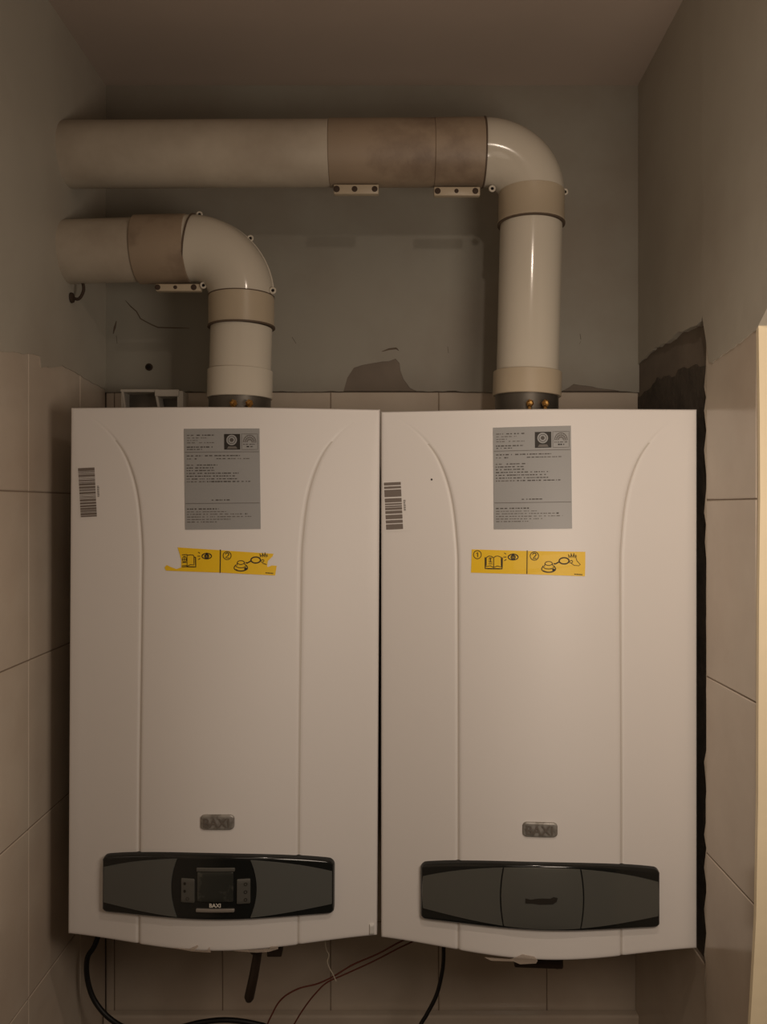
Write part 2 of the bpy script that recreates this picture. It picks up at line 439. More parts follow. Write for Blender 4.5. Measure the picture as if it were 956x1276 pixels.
def make_boiler(label, loc, yaw, roll, side):
    root = thing('gas_boiler', label, 'boiler', loc, (0, roll, yaw), 'wall-hung gas boilers')
    # rear chassis, narrower than the cover
    bm = bmesh.new(); box(bm, (-HW+.008, -.245, .004), (HW-.010, -.022, H-.004), .004)
    mk('casing', bm, M['wside'], root, smooth=.6)
    # front cover: the bulged face in columns that follow the grooves, rounded rim, sides, top and bottom
    bm = bmesh.new()
    rows = 96
    zs = [H, H-.0012, H-.0025, H-.004] + [H*(1-(i/rows)) for i in range(1, rows)] + [.004, .0025, .0012, 0]
    grid = []
    for z in zs:
        g = groove(H-z); row = []
        kk = min(1, (HW-g)/.030)
        offs = [kk*v for v in [-.009,-.006,-.004,-.0028,-.0015,0,.0015,.0028,.004,.006,.009]]
        xo = [HW, HW-.0012, HW-.0025] + [HW-.004-(HW-.004-g-.009*kk)*k/7 for k in range(7)]            # outer right
        xi = [(g-.009)*k/12 for k in range(12)]
        right = sorted(xi + [g+o for o in offs] + xo[::-1])
        right = [min(v, HW) for v in right]
        full = [-v for v in right[::-1][:-1]] + right
        for x in full:
            zz = z; rim = min(HW-abs(x), z, H-z)
            k = min(1, rim/.004); dd = .004*(1-math.sqrt(max(0, 1-(1-k)**2)))
            row.append(FS(x, zz, -dd))
        grid.append(row)
    # extra rim rows
    V = [[bm.verts.new(p) for p in row] for row in grid]
    for i in range(len(V)-1):
        for k in range(len(V[i])-1):
            f = bm.faces.new([V[i][k], V[i][k+1], V[i+1][k+1], V[i+1][k]])
            xm_ = abs((V[i][k].co.x+V[i][k+1].co.x)/2); zm_ = V[i][k].co.z
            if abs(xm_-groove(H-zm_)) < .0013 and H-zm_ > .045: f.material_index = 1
    # skirt to the back
    border = V[0] + [r_[-1] for r_ in V[1:]] + V[-1][::-1][1:] + [r_[0] for r_ in V[::-1][1:-1]]
    def clampb(v):
        return bm.verts.new((v.co.x, -.235, v.co.z))
    back = [clampb(v) for v in border]
    n = len(border)
    for i in range(n):
        bm.faces.new([border[i], border[(i+1)%n], back[(i+1)%n], back[i]])
    bm.faces.new(back)
    bmesh.ops.remove_doubles(bm, verts=bm.verts[:], dist=1e-6)
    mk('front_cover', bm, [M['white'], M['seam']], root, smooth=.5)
    return root

# local position on a boiler front from a photo pixel: solve by iteration
def local_of(root, px, py):
    mw = Matrix.Translation(root.location) @ root.rotation_euler.to_matrix().to_4x4()
    inv = mw.inverted(); Z = 1.17
    for _ in range(12):
        p = inv @ at(px, py, Z); q = mw @ FS(p.x, p.z); Z += (q.y - at(px, py, Z).y)
    p = inv @ at(px, py, Z)
    return p.x, p.z

# roll sign: +y rotation lowers the right side
BL = make_boiler('white gas boiler beside the left wall with display and buttons on its black panel', (-.2415, 1.492, EYE-.619), 0, .0055, 0)
BR = make_boiler('white gas boiler beside the right wall with a plain grey hatch on its panel', (.2315, 1.477, EYE-.6235), -.067, 0, 1)
LL = lambda px, py: local_of(BL, px, py)
LR = lambda px, py: local_of(BR, px, py)

# ---- metal data plates: lines of tiny unreadable print
def data_plate(root, loc, corners, m, seed):
    (ax, az), (bx, bz), (cx, cz), (dx, dz) = [loc(*c) for c in corners]   # TL TR BR BL
    def uv(u, v):  # u right, v down
        tx, tz = ax+(bx-ax)*u, az+(bz-az)*u; wx, wz = dx+(cx-dx)*u, dz+(cz-dz)*u
        return tx+(wx-tx)*v, tz+(wz-tz)*v
    bm = bmesh.new()
    nu, nv = 12, 14
    g = [[bm.verts.new(FS(*uv(i/nu, j/nv), .0009)) for i in range(nu+1)] for j in range(nv+1)]
    for j in range(nv):
        for i in range(nu): bm.faces.new([g[j][i], g[j][i+1], g[j+1][i+1], g[j+1][i]])
    edge = g[0] + [q[-1] for q in g[1:]] + g[-1][::-1][1:] + [q[0] for q in g[::-1][1:-1]]
    lo = [bm.verts.new(Vector((v.co.x, v.co.y+.0015, v.co.z))) for v in edge]
    for i in range(len(edge)): bm.faces.new([edge[i], edge[(i+1)%len(edge)], lo[(i+1)%len(edge)], lo[i]])
    r = random.Random(seed)
    off = .0013
    def line(v, u0, u1, h=.010, mi=2, dense=.8):
        u = u0
        while u < u1:
            w = r.uniform(.012, .045)
            if u+w > u1: w = u1-u
            hh = h*r.uniform(.75, 1)
            q = [uv(u, v-hh/2), uv(u+w, v-hh/2), uv(u+w, v+hh/2), uv(u, v+hh/2)]
            f = bm.faces.new([bm.verts.new(FS(x, z, off)) for x, z in q]); f.material_index = mi
            u += w + (r.uniform(.006, .02) if r.random() < dense else .03)
    # header
    line(.065,.04,.13,mi=2); line(.065,.17,.40,.012,mi=1)
    line(.092,.04,.30,.008); line(.117,.04,.18,.008); line(.140,.04,.16,.009); line(.140,.20,.40,.008)
    line(.183,.035,.38,.012,1); line(.206,.04,.24,.009,1)
    line(.270,.035,.24,.011,1); line(.270,.28,.74,.011,1)
    line(.300,.035,.10,.010,2); line(.300,.14,.19,.013,1); line(.300,.43,.64,.010,1); line(.300,.65,.88,.010,2)
    line(.362,.03,.12,.010,2); line(.362,.17,.44,.011,1)
    line(.390,.03,.39,.011,1); line(.416,.03,.40,.011,1)
    line(.444,.03,.72,.011,1); line(.472,.03,.68,.011,1); line(.500,.03,.70,.011,1); line(.527,.03,.28,.011,2); line(.527,.30,.62,.013,1); line(.527,.64,.88,.011,1)
    line(.710,.36,.62,.011,1)
    line(.797,.03,.45,.013,1); line(.825,.03,.55,.008); line(.849,.03,.78,.009); line(.849,.80,.83,.014,1)
    line(.875,.03,.60,.009); line(.875,.60,.88,.008); line(.900,.03,.62,.009); line(.925,.03,.44,.010)
    for v in (.233, .742):
        stroke(bm, [uv(.01,v), uv(.99,v)], .0007, FS, off, 2)
    # dark approval seal and the framed mark beside it
    poly(bm, [uv(.535,.055),uv(.745,.055),uv(.745,.210),uv(.535,.210)], FS, off, 3, 1)
    cx_, cz_ = uv(.635,.115)
    poly(bm, ell(cx_, cz_, .0075, .0075, 20)[:-1], FS, .0016, 0)
    stroke(bm, ell(cx_, cz_, .0052, .0052, 18), .0007, FS, .0019, 3); poly(bm, ell(cx_, cz_, .0028, .0028, 12)[:-1], FS, .0019, 1)
    poly(bm, [uv(.59,.178),uv(.69,.178),uv(.71,.203),uv(.57,.203)], FS, .0016, 2)
    stroke(bm, [uv(.765,.055),uv(.975,.055),uv(.975,.210),uv(.765,.210)], .0006, FS, off, 2, closed=True)
    cx_, cz_ = uv(.870,.138)
    for a in (.0088, .0062, .0036): stroke(bm, ell(cx_, cz_, a, a*1.15, 14, 0, math.pi), .0011, FS, off, 2)
    for a in range(0, 180, 22): stroke(bm, [(cx_+.0028*math.cos(math.radians(a)), cz_+.0028*math.sin(math.radians(a))), (cx_+.009*math.cos(math.radians(a)), cz_+.0100*math.sin(math.radians(a)))], .0005, FS, off, 2)
    line(.158,.785,.955,.008,1); line(.181,.83,.91,.013,3)
    o = mk('data_plate', bm, [m, M['plateink'], M['faintink'], M['ink']], root)
    return o
data_plate(BL, LL, [(229.5,534.5),(323.5,534),(325,659),(231,660)], M['plate'], 5)
data_plate(BR, LR, [(614.5,533),(711.5,530.5),(713,658.5),(615.5,659.5)], M['plate2'], 6)

# ---- barcode labels
def barcode(root, loc, corners, seed, lines):
    (ax, az), (bx, bz), (cx, cz), (dx, dz) = [loc(*c) for c in corners]
    def uv(u, v):
        tx, tz = ax+(bx-ax)*u, az+(bz-az)*u; wx, wz = dx+(cx-dx)*u, dz+(cz-dz)*u
        return tx+(wx-tx)*v, tz+(wz-tz)*v
    bm = bmesh.new()
    q = [uv(-.08,-.03), uv(1.5,-.03), uv(1.5,1.03), uv(-.08,1.03)]
    poly(bm, q, FS, .0005, 0, 2)
    r = random.Random(seed); v = 0
    for wbar, gap in lines:
        v1 = v+wbar
        poly(bm, [uv(0,v), uv(1,v), uv(1,min(1,v1)), uv(0,min(1,v1))], FS, .0009, 1); v = v1+gap
        if v >= 1: break
    for k in range(9):
        v0 = .38+.026*k
        poly(bm, [uv(1.1,v0), uv(1.1+r.uniform(.08,.14),v0), uv(1.22,v0+.014), uv(1.1,v0+.014)], FS, .0009, 2)
    return mk('barcode_label', bm, [M['white'], M['barcode'], M['faintink']], root)
r = random.Random(3); bl = [(.065,.008)] + [(r.choice([.012,.02,.03,.045]), r.choice([.007,.010,.014])) for _ in range(40)]
barcode(BL, LL, [(97.5,583.5),(118,582.5),(121,643.5),(101,644.5)], 1, bl)
br = [(.062,.022),(.048,.022),(.15,.03),(.085,.018),(.035,.016),(.03,.010),(.05,.016),(.062,.022),(.09,.022),(.065,.02),(.11,.02)]
barcode(BR, LR, [(478.5,601.5),(499.5,600.5),(502.5,660),(481.5,661)], 2, br)

# ---- yellow instruction stickers
def sticker(root, loc, torn):
    bm = bmesh.new()
    if torn:
        out = [(221.5,682),(275,685.5),(341,690),(340,693),(334,699),(333,706),(334.5,706.5),(339,704.5),(345,705),(343,717),(275,713.5),(207,711),(205,707),(208,704),(213,706.5),(220,709),(226,707),(226,698),(224,690)]
    else:
        out = [(588,684.5),(658,686.5),(729.5,687.5),(729.5,703),(729,718),(658,715.5),(587,713.5),(587.5,698)]
    poly(bm, [loc(*p) for p in out], FS, .0006, 0, 3)
    if torn: R = lambda x, y: loc(200+x/6.373, 680+y/6.373)
    else: R = lambda x, y: loc(580+x/6.128, 680+y/6.128)
    sc = 1/6.25
    def S(pts, w=5): stroke(bm, [R(*p) for p in pts], w*sc*.00116*1.0, FS, .0011, 1, step=.003)
    def E(cx, cy, a, b, w=5, t0=0, t1=2*math.pi, n=18, rot=0): S(ell(cx, cy, a, b, n, t0, t1, rot), w)
    if torn:
        S([(478,30),(475,215)],7)
        E(531,78,32,32,5)
        S(ell(531,68,13,12,8,math.pi,2*math.pi+.5)+[(518,96),(546,96)],6)
        # right half of the torn book picture
        S([(172,72),(213,70)],5); S([(213,72),(222,75),(240,72),(262,74),(268,84),(268,152),(240,150),(222,158),(212,160)],5)
        S([(270,90),(280,92),(282,168),(205,166)],7); S([(213,72),(213,160)],4); S([(172,158),(212,157)],5); S([(172,168),(212,166)],5)
        E(192,108,16,24,4); S([(172,108),(212,108)],4); S([(192,84),(192,130)],4); S([(172,134),(210,132)],4)
        ex, ey = 369, 82
        bx0, by0 = 640, 163
        off = 0
    else:
        S([(472,36),(470,215)],6)
        E(92,68,30,31,5); S([(84,60),(94,50),(94,86)],6)
        E(527,78,32,32,5); S(ell(527,68,13,12,8,math.pi,2*math.pi+.5)+[(514,96),(542,96)],6)
        S([(152,88),(152,174),(280,176),(282,90)],8)
        S([(160,90),(160,160),(190,152),(216,166),(245,154),(274,162),(274,88),(250,78),(230,80),(216,92),(200,80),(180,78),(160,90)],5); S([(216,92),(216,166)],5)
        S([(180,92),(206,92)],4); S([(193,94),(193,122)],6); S([(180,124),(206,124)],4); S([(176,138),(206,138)],4); S([(184,94),(182,122)],3)
        ex, ey = 365, 86; bx0, by0 = 636, 165; off = 0
    E(ex, ey, 38, 22, 7); E(ex, ey+1, 16, 16, 7); E(ex, ey, 7, 8, 6); S([(ex-38,ey-2),(ex-20,ey-18),(ex,ey-25),(ex+22,ey-18),(ex+38,ey-2)],5)
    S([(ex-68,ey-32),(ex-54,ey-22)],5); S([(ex-74,ey),(ex-52,ey)],5); S([(ex-68,ey+28),(ex-52,ey+18)],5)
    # pump, lead and hand pictogram
    E(bx0, by0-30, 28, 15, 5); S([(bx0-28,by0-30),(bx0-32,by0-6)],5); S([(bx0+28,by0-30),(bx0+34,by0-8)],5)
    E(bx0, by0-8, 42, 20, 5, 0, math.pi); E(bx0, by0+12, 54, 26, 6, -.5, math.pi+.5); S([(bx0-50,by0+2),(bx0-40,by0-14)],5); S([(bx0+50,by0+2),(bx0+40,by0-14)],5); E(bx0, by0+20, 40, 16, 6, .2, math.pi-.2)
    poly(bm, [R(*p) for p in ell(bx0+38, by0+18, 12, 9, 10)[:-1]], FS, .0012, 1)
    S([(bx0+38,by0-30),(bx0+50,by0-26),(bx0+84,by0-44)],9)
    hx, hy = bx0+118, by0-50
    E(hx, hy, 38, 24, 9)
    S([(hx+36,hy+8),(hx+56,hy-4),(hx+66,hy+2),(hx+60,hy+16),(hx+40,hy+14)],5)
    for q in ((-44,-56),(-16,-64),(12,-66),(36,-50)): S([(hx+62+q[0]*.55,hy-16+q[1]*.12),(hx+64+q[0]*.75,hy-10+q[1]*.75),(hx+72+q[0]*.6,hy-12+q[1]*.3)],5)
    if not torn: S([(hx+90,hy-26),(hx+98,hy),(hx+124,hy+28),(hx+112,hy+38),(hx+76,hy+34),(hx+56,hy+20)],4)
    else: S([(hx+50,hy+24),(hx+74,hy+32),(hx+86,hy+36)],5)
    for k in range(7): S([(hx+78+k*9, hy+102+k*.6),(hx+84+k*9, hy+102+k*.6)],8)
    return mk('instruction_sticker', bm, [M['yellow'], M['ink']], root)
s = sticker(BL, LL, True); s['label'] = 'yellow pictogram sticker torn at both ends'
sticker(BR, LR, False)

# ---- name badges
def badge(root, loc, x0, x1, y0, y1, word, m):
    a = loc(x0, (y0+y1)/2); b = loc(x1, (y0+y1)/2); t = loc((x0+x1)/2, y0)[1]; bo = loc((x0+x1)/2, y1)[1]
    bm = bmesh.new()
    hpatch(bm, a[0], b[0], t, bo, .0030, .002, 18, 5, FS, 0, r=.0065)
    P = lambda x, z, o: FS(x, z, .0030+o)
    text(bm, word, (a[0]+b[0])/2-.001, (t+bo)/2-.001, .0175, P, .0013, 1, sx=1.0, bold=.0003)
    return mk('name_badge', bm, [m, M['badgeink']], root)
badge(BL, LL, 250, 292.5, 1014.5, 1034, 'BAXI', M['badge'])
badge(BR, LR, 651, 695, 1024, 1043, 'BAXI', M['badge'])

# ---- control panels
def tight(n): return [0, .006, .016] + [i/n for i in range(1, n)] + [.984, .994, 1]
def panel(root, loc, kind):
    if kind == 0:
        xa = loc(129,1100)[0]; xb = loc(417.5,1102)[0]
        tl = loc(134,1064)[1]; tm = loc(273,1062.5)[1]; tr = loc(412,1069.5)[1]
        bl_ = loc(134,1135)[1]; bmid = loc(273,1145)[1]; br_ = loc(412,1137)[1]
    else:
        xa = loc(524,1110)[0]; xb = loc(821.5,1118)[0]
        tl = loc(530,1074)[1]; tm = loc(672,1073.5)[1]; tr = loc(816,1080.5)[1]
        bl_ = loc(530,1144)[1]; bmid = loc(672,1158)[1]; br_ = loc(816,1154)[1]
    xm = (xa+xb)/2; hw = (xb-xa)/2
    def q3(l, m, r_):
        def f(x):
            u = (x-xm)/hw
            return m + (r_-l)/2*u + ((l+r_)/2-m)*u*u
        return f
    T, B = q3(tl, tm, tr), q3(bl_, bmid, br_)
    HP = .009
    bm = bmesh.new()
    hpatch(bm, xa, xb, T, B, HP, .004, 60, 14, FM, 0, r=.009, lo=-.003)
    p = mk('control_panel', bm, M['black'], root)
    PB = lambda x, z, o: FM(x, z, HP+o)
    # grey lens area bounded by two arcs (top and bottom)
    def zt(x):
        u = (x-xm)/hw; c = T(x); d = .0045+.0115*u*u if kind == 0 else .0045+.0135*u*u
        return c-d
    def zb(x):
        u = (x-xm)/hw; c = B(x); d = .0035+.0135*u*u if kind == 0 else .0045+.0145*u*u
        return c+d
    if kind == 0:
        # side wings with a curved inner end next to the display housing
        def wing(s):
            bm = bmesh.new(); QU = tight(26); QV = tight(12); n = len(QU)-1; m_ = len(QV)-1
            G = []
            for i in range(n+1):
                col = []
                for j in range(m_+1):
                    v = QV[j]
                    xin = .0535+.0085*(1-(2*v-1)**2)*1.0-.003
                    xo = hw-.0035
                    x = xm + s*(xin+(xo-xin)*QU[i])
                    z = zb(x)+(zt(x)-zb(x))*v
                    brd = i in (0, n) or j in (0, m_)
                    col.append(bm.verts.new(PB(x, z, -.0008 if brd else .0014)))
                G.append(col)
            for i in range(n):
                for j in range(m_): bm.faces.new([G[i][j], G[i+1][j], G[i+1][j+1], G[i][j+1]])
            mk('side_wing', bm, M['lens'], p, smooth=.7)
        wing(-1); wing(1)
        # raised display housing
        def loc2(px, py): return loc(px, py)
        def rect(name, x0, x1, y0, y1, h, m, rr=.002, edge=.0012, base=PB, extra=None):
            a = loc2(x0, (y0+y1)/2); b = loc2(x1, (y0+y1)/2); t = loc2((x0+x1)/2, y0)[1]; bo = loc2((x0+x1)/2, y1)[1]
            bm = bmesh.new(); hpatch(bm, a[0], b[0], t, bo, h, edge, 10, 6, base, 0, r=rr)
            mats = [m]
            if extra: mats += extra(bm, a[0], b[0], t, bo)
            return mk(name, bm, mats, p)
        rect('display', 247.5, 292.5, 1083, 1120.5, .0016, M['screen'], .002)
        def ex(side):
            def f(bm, a, b, t, bo):
                P = lambda x, z, o: PB(x, z, .002+o)
                w = b-a; h = t-bo
                for k in range(3):
                    z = t-h*(.2+.31*k)
                    x = a+w*(.3 if side < 0 else .66)
                    if side < 0 and k < 2: poly(bm, ell(x, z, .0018, .0022, 8)[:-1], P, .0006, 1)
                    elif side < 0: stroke(bm, ell(a+w*.5, z, .0020, .0022, 10), .0006, P, .0006, 1)
                    else: stroke(bm, ell(x, z, .0020, .0020, 10), .0010, P, .0006, 1)
                return [M['ink']]
            return f
        rect('button_pad', 227.5, 244.5, 1091, 1121, .002, M['pad'], .002, extra=ex(-1))
        rect('button_pad', 296.5, 313.5, 1091.5, 1122.5, .002, M['pad'], .002, extra=ex(1))
        rect('indicator_bar', 246.5, 294.5, 1078, 1083, .002, M['pad'], .0018)
        o = rect('indicator_bar', 246, 294, 1128.5, 1133, .003, M['bar'], .0018); o['label'] = 'brighter silver bar under the display'
        bm = bmesh.new(); x, z = loc(270, 1124.3); text(bm, 'BAXI', x, z, .0075, PB, .0022, 0, sx=1.0, bold=.00025)
        mk('lettering', bm, M['letter'], p)
    else:
        def zone(name, ua, ub, fa, fb, m, dome):
            bm = bmesh.new(); QU = tight(30); QV = tight(14); n = len(QU)-1; m_ = len(QV)-1; G = []
            for i in range(n+1):
                col = []
                for j in range(m_+1):
                    v = QV[j]; c = 1-(2*v-1)**2
                    x0 = xm+ua+fa*c; x1 = xm+ub+fb*c
                    x = x0+(x1-x0)*QU[i]
                    z = zb(x)+(zt(x)-zb(x))*v
                    brd = i in (0, n) or j in (0, m_)
                    w = (max(0,math.sin(math.pi*v))*max(0,math.sin(math.pi*QU[i])))**.6 if dome else 0
                    col.append(bm.verts.new(PB(x, z, -.0008 if brd else .0016+dome*w)))
                G.append(col)
            for i in range(n):
                for j in range(m_): bm.faces.new([G[i][j], G[i+1][j], G[i+1][j+1], G[i][j+1]])
            mk(name, bm, m, p, smooth=.7)
        zone('side_wing', -hw+.0035, -.0525, -.001, -.004, M['lens2'], 0)
        zone('side_wing', .0530, hw-.0035, .004, .001, M['lens2'], 0)
        zone('hatch_cover', -.0517, .0522, -.004, .004, M['lens2'], .0035)
        bm = bmesh.new()
        r = random.Random(9); x, z = loc(673, 1116.5)
        PD = lambda x_, z_, o: PB(x_, z_, .0056+o)
        poly(bm, [(x-.021,z-.0045),(x-.012,z-.0045),(x-.002,z-.0055),(x+.008,z-.0050),(x+.016,z-.0045),(x+.021,z-.001),(x+.0225,z+.004),(x+.017,z+.0055),(x+.012,z+.0030),(x+.002,z+.0032),(x-.006,z+.0025),(x-.014,z+.0008),(x-.021,z+.0022)], PD, 0, 0, 2)
        mk('worn_marking', bm, M['ink'], p)
    return p
panel(BL, LL, 0); panel(BR, LR, 1)

# little dark chip on the right boiler and a fixing under each cover
bm = bmesh.new(); x, z = LR(538, 597.5); poly(bm, ell(x, z, .0013, .0015, 8)[:-1], FS, .0006, 0); mk('paint_chip', bm, M['dark'], BR)

# ---- torn protective film along the bottom rims
def film(root, loc, shapes):
    for pts in shapes:
        bm = bmesh.new(); poly(bm, [loc(*p) for p in pts], FS, .0022, 0)
        r_ = mk('film_scrap', bm, M['film'], root)
        sm = r_.modifiers.new('thick', 'SOLIDIFY'); sm.thickness = .0006
film(BL, LL, [[(216,1180),(236,1181.5),(247,1176.5),(247.5,1178.5),(243,1183),(258,1184),(262,1179),(263,1186),(240,1184.5)], [(292,1184),(318,1182.5),(336,1181),(338,1178.5),(347,1178),(347,1181.5),(335,1185),(320,1186)]])
film(BR, LR, [[(604,1192),(636,1194.5),(645,1191),(651,1188),(657,1189.5),(666,1191),(670,1196),(668,1199.5),(648,1200.5),(640,1197),(612,1196)]])
bm = bmesh.new()
x0, z0 = LL(463, 1156)
hpatch(bm, x0-.003, x0+.004, z0+.006, z0-.009, .003, .001, 4, 4, FS, 0); mk('catch_clip', bm, M['wside'], BL)

# ---- fittings under the boilers
def Wl(root, p):
    mw = Matrix.Translation(root.location) @ root.rotation_euler.to_matrix().to_4x4(); return mw.inverted() @ Vector(p)
bm = bmesh.new()
a = at(319.5, 1140, 1.24); b = at(321, 1188, 1.24); c = at(316.5,1215,1.24); d = at(310.5,1243,1.24); e = at(310,1247.5,1.24)
tube(bm, [Wl(BL, q) for q in (a, b, c, d, e)], [.0062,.0066,.0070,.0074,.0045], 18)
lathe(bm, Wl(BL, at(320,1140,1.24)), (0,0,-1), [(0,.013),(.050,.013),(.056,.009)], 20)
mk('drain_spout', bm, M['brownfit'], BL, smooth=.7)
bm = bmesh.new()
p0 = Wl(BL, at(347,1180,1.24)); box(bm, (p0.x-.016, p0.y-.01, -.050), (p0.x+.006, p0.y+.012, .008), .002); mk('valve_body', bm, M['brownfit'], BL)
bm = bmesh.new()
p0 = Wl(BR, at(640,1190,1.22)); p1 = Wl(BR, at(700,1190,1.22))
box(bm, (p0.x, p0.y-.015, -.048), (p1.x, p0.y+.03, .006), .003)
p2 = Wl(BR, at(694,1203,1.22)); tube(bm, [p2+Vector((0,0,.04)), p2, p2+Vector((.001,0,-.004))], [.008,.008,.003], 14)
mk('valve_body', bm, M['brownfit'], BR)

# ------------------------------------------------------------------ flues
PR = .0500
def seg_pipe(root, name, a, b, r, m, lipa=0, lipb=0, label=None):
    a = Vector(a); b = Vector(b); L_ = (b-a).length
    prof = [(0, r-.003), (0, r-.0008), (.0008, r+lipa), (.004+abs(lipa), r+lipa)]
    if lipa: prof.append((.0062, r))
    if lipb: prof.append((L_-.0062, r))
    prof += [(L_-.004-abs(lipb)*0, r+lipb), (L_-.0008, r+lipb), (L_, r-.0008), (L_, r-.003)]
    bm = bmesh.new(); lathe(bm, a-root.location, b-a, prof, 64)
    o = mk(name, bm, m, root, smooth=.5)
    if label: o['label'] = label
    return o
def elbow(root, A, corner, r_b, B, r, m, eyes, skew=0):
    """quarter bend in the wall plane from a horizontal run at A to a vertical run at B"""
    A = Vector(A); B = Vector(B)
    n = 28; pts = []
    cx, cz = A.x, B.z            # centre of curvature
    rx, rz = B.x-A.x, A.z-B.z
    for i in range(n+1):
        t = math.pi/2*i/n
        pts.append(Vector((cx+rx*math.sin(t), A.y+(B.y-A.y)*i/n, cz+rz*math.cos(t))))
    pts = [pts[0]-Vector((.006,0,0))] + pts + [pts[-1]-Vector((0,0,.004))]
    rad = [r+.0004]*len(pts)
    bm = bmesh.new(); tube(bm, [p-root.location for p in pts], rad, 64)
    # moulded parting ridge round the outside
    ridge = []
    for i in range(2, n-1):
        t = math.pi/2*i/n
        nrm = Vector((math.sin(t)/max(rx,1e-6)*rz, 0, math.cos(t))).normalized()
        ridge.append(Vector((cx+rx*math.sin(t), A.y+(B.y-A.y)*i/n, cz+rz*math.cos(t))) + nrm*(r+.0004) - root.location)
    tube(bm, ridge, .0014, 8)
    o = mk('elbow', bm, m, root, smooth=.9)
    for (px, py, Z) in eyes:
        p = at(px, py, Z) - root.location
        bm = bmesh.new()
        ring = [p + Vector((.0040*math.cos(2*math.pi*k/16), 0, .0040*math.sin(2*math.pi*k/16))) for k in range(17)]
        tube(bm, ring, .0017, 8, cap=False)
        lathe(bm, p+Vector((0,.0022,0)), (0,-1,0), [(0,.0031),(.0008,.0031)], 14, 1)
        mk('lug', bm, [m, M['dark']], o, smooth=.8)
    return o
def ring(root, p, axis, r, m=None, w=.0022, name='seal_ring'):
    bm = bmesh.new(); ax = Vector(axis).normalized()
    lathe(bm, Vector(p)-root.location-ax*w/2, ax, [(0, r-.004), (0, r), (w, r), (w, r-.004)], 64)
    return mk(name, bm, m or M['seal'], root, smooth=.5)
def clip(root, x0, x1, y0, y1, Z, holes, tilt=0):
    a = at(x0, y0, Z)-root.location; b = at(x1, y1, Z)-root.location
    bm = bmesh.new(); box(bm, (a.x, a.y, b.z), (b.x, a.y+.011, a.z), .0015)
    # saddle strip that goes up round the pipe
    o = mk('clip_flange', bm, M['tan'], root, smooth=.6)
    for px, rr in holes:
        p = at(px, (y0+y1)/2, Z)-root.location
        bm = bmesh.new(); lathe(bm, (p.x, p.y+.001, p.z), (0,-1,0), [(0,rr),(.0016,rr),(.0022,rr*.6)], 16)
        mk('screw', bm, M['rust'], o, smooth=.6)
    return o

# ---- upper flue (right boiler)
FZ = 1.320
FR = thing('flue_pipe', 'long white flue pipe running under the ceiling and down to the right boiler', 'pipe', at(656,509,FZ), group='boiler flue pipes')
yc = 190.5
A0 = W(XL-.006, (CY-193)*FZ/F_PX, FZ); A0.z = at(70,193,FZ).z
def hp(px, dy=0): v = at(px, yc+dy, FZ); return v
Pm = lambda a, t: a
h410, h470, h541, h602 = at(411,191.2,FZ), at(470,191,FZ), at(541,190.7,FZ), at(602,190.3,FZ)
seg_pipe(FR, 'horizontal_pipe', A0, h410, PR+.0006, M['pvcdust'])
seg_pipe(FR, 'coupling', h410, h541, PR+.0016, M['tandirt'], label='brown-stained coupling')
ring(FR, h470, (1,0,0), PR+.0019, M['tandirt'], .0012, 'seam_ring')
seg_pipe(FR, 'coupling', h541, h602, PR+.0022, M['tandirt'])
top_v = at(662.5,243,FZ); el_start = at(603,190.3,FZ)
elbow(FR, el_start, None, .07, at(662.5,243,FZ), PR+.0012, M['pvc'], [(704,239,FZ),(613.5,235,FZ-.01)])
ring(FR, el_start-Vector((.0005,0,0)), (1,0,0), PR+.0034)
c0 = at(662.5,240,FZ); c1 = at(662,280,FZ); s1 = at(657.5,464,FZ); b1 = at(656.5,494,FZ)
seg_pipe(FR, 'socket', c0, c1, PR+.0022, M['tan'], lipb=.0012)
ring(FR, c1, c1-c0, PR+.0034)
seg_pipe(FR, 'vertical_pipe', c1-Vector((0,0,.001)), s1, PR-.0008, M['pvc'])
seg_pipe(FR, 'base_collar', s1, b1, PR+.0042, M['tan'], label='yellowed base collar')
bm = bmesh.new(); bp = Vector((b1.x, b1.y, b1.z))-FR.location
zt_ = EYE+.1385 - FR.location.z
lathe(bm, (bp.x, bp.y, zt_), (0,0,1), [(0,.066),(.004,.066),(.005,.050),(bp.z-zt_+.006,.050)], 56)
fl = mk('base_flange', bm, M['steel'], FR, smooth=.6)
def screws(root, fl, pxs, py, Z, r_=.0060):
    for px in pxs:
        p = at(px, py, Z)-root.location; bm = bmesh.new()
        lathe(bm, (p.x, p.y+.008, p.z), (0,-1,0), [(0,r_*.8),(.006,r_),(.010,r_),(.0125,r_*.55)], 6)
        lathe(bm, (p.x, p.y-.0048, p.z), (0,-1,0), [(0,r_*.45),(.004,r_*.35)], 10)
        lathe(bm, (p.x, p.y+.002, p.z-.016), (0,0,1), [(0,.003),(.014,.003)], 10)
        mk('screw', bm, M['brass'], fl, smooth=.6)
screws(FR, fl, (660.5,680), 502.5, 1.262)
clip(FR, 416,472,229.5,241.5, FZ-.010, [(419.5,.0052),(442,.0046),(467,.0046)])
clip(FR, 541,598.5,232.5,243.5, FZ-.010, [(545.5,.0048),(569,.0034),(592.5,.0048)])

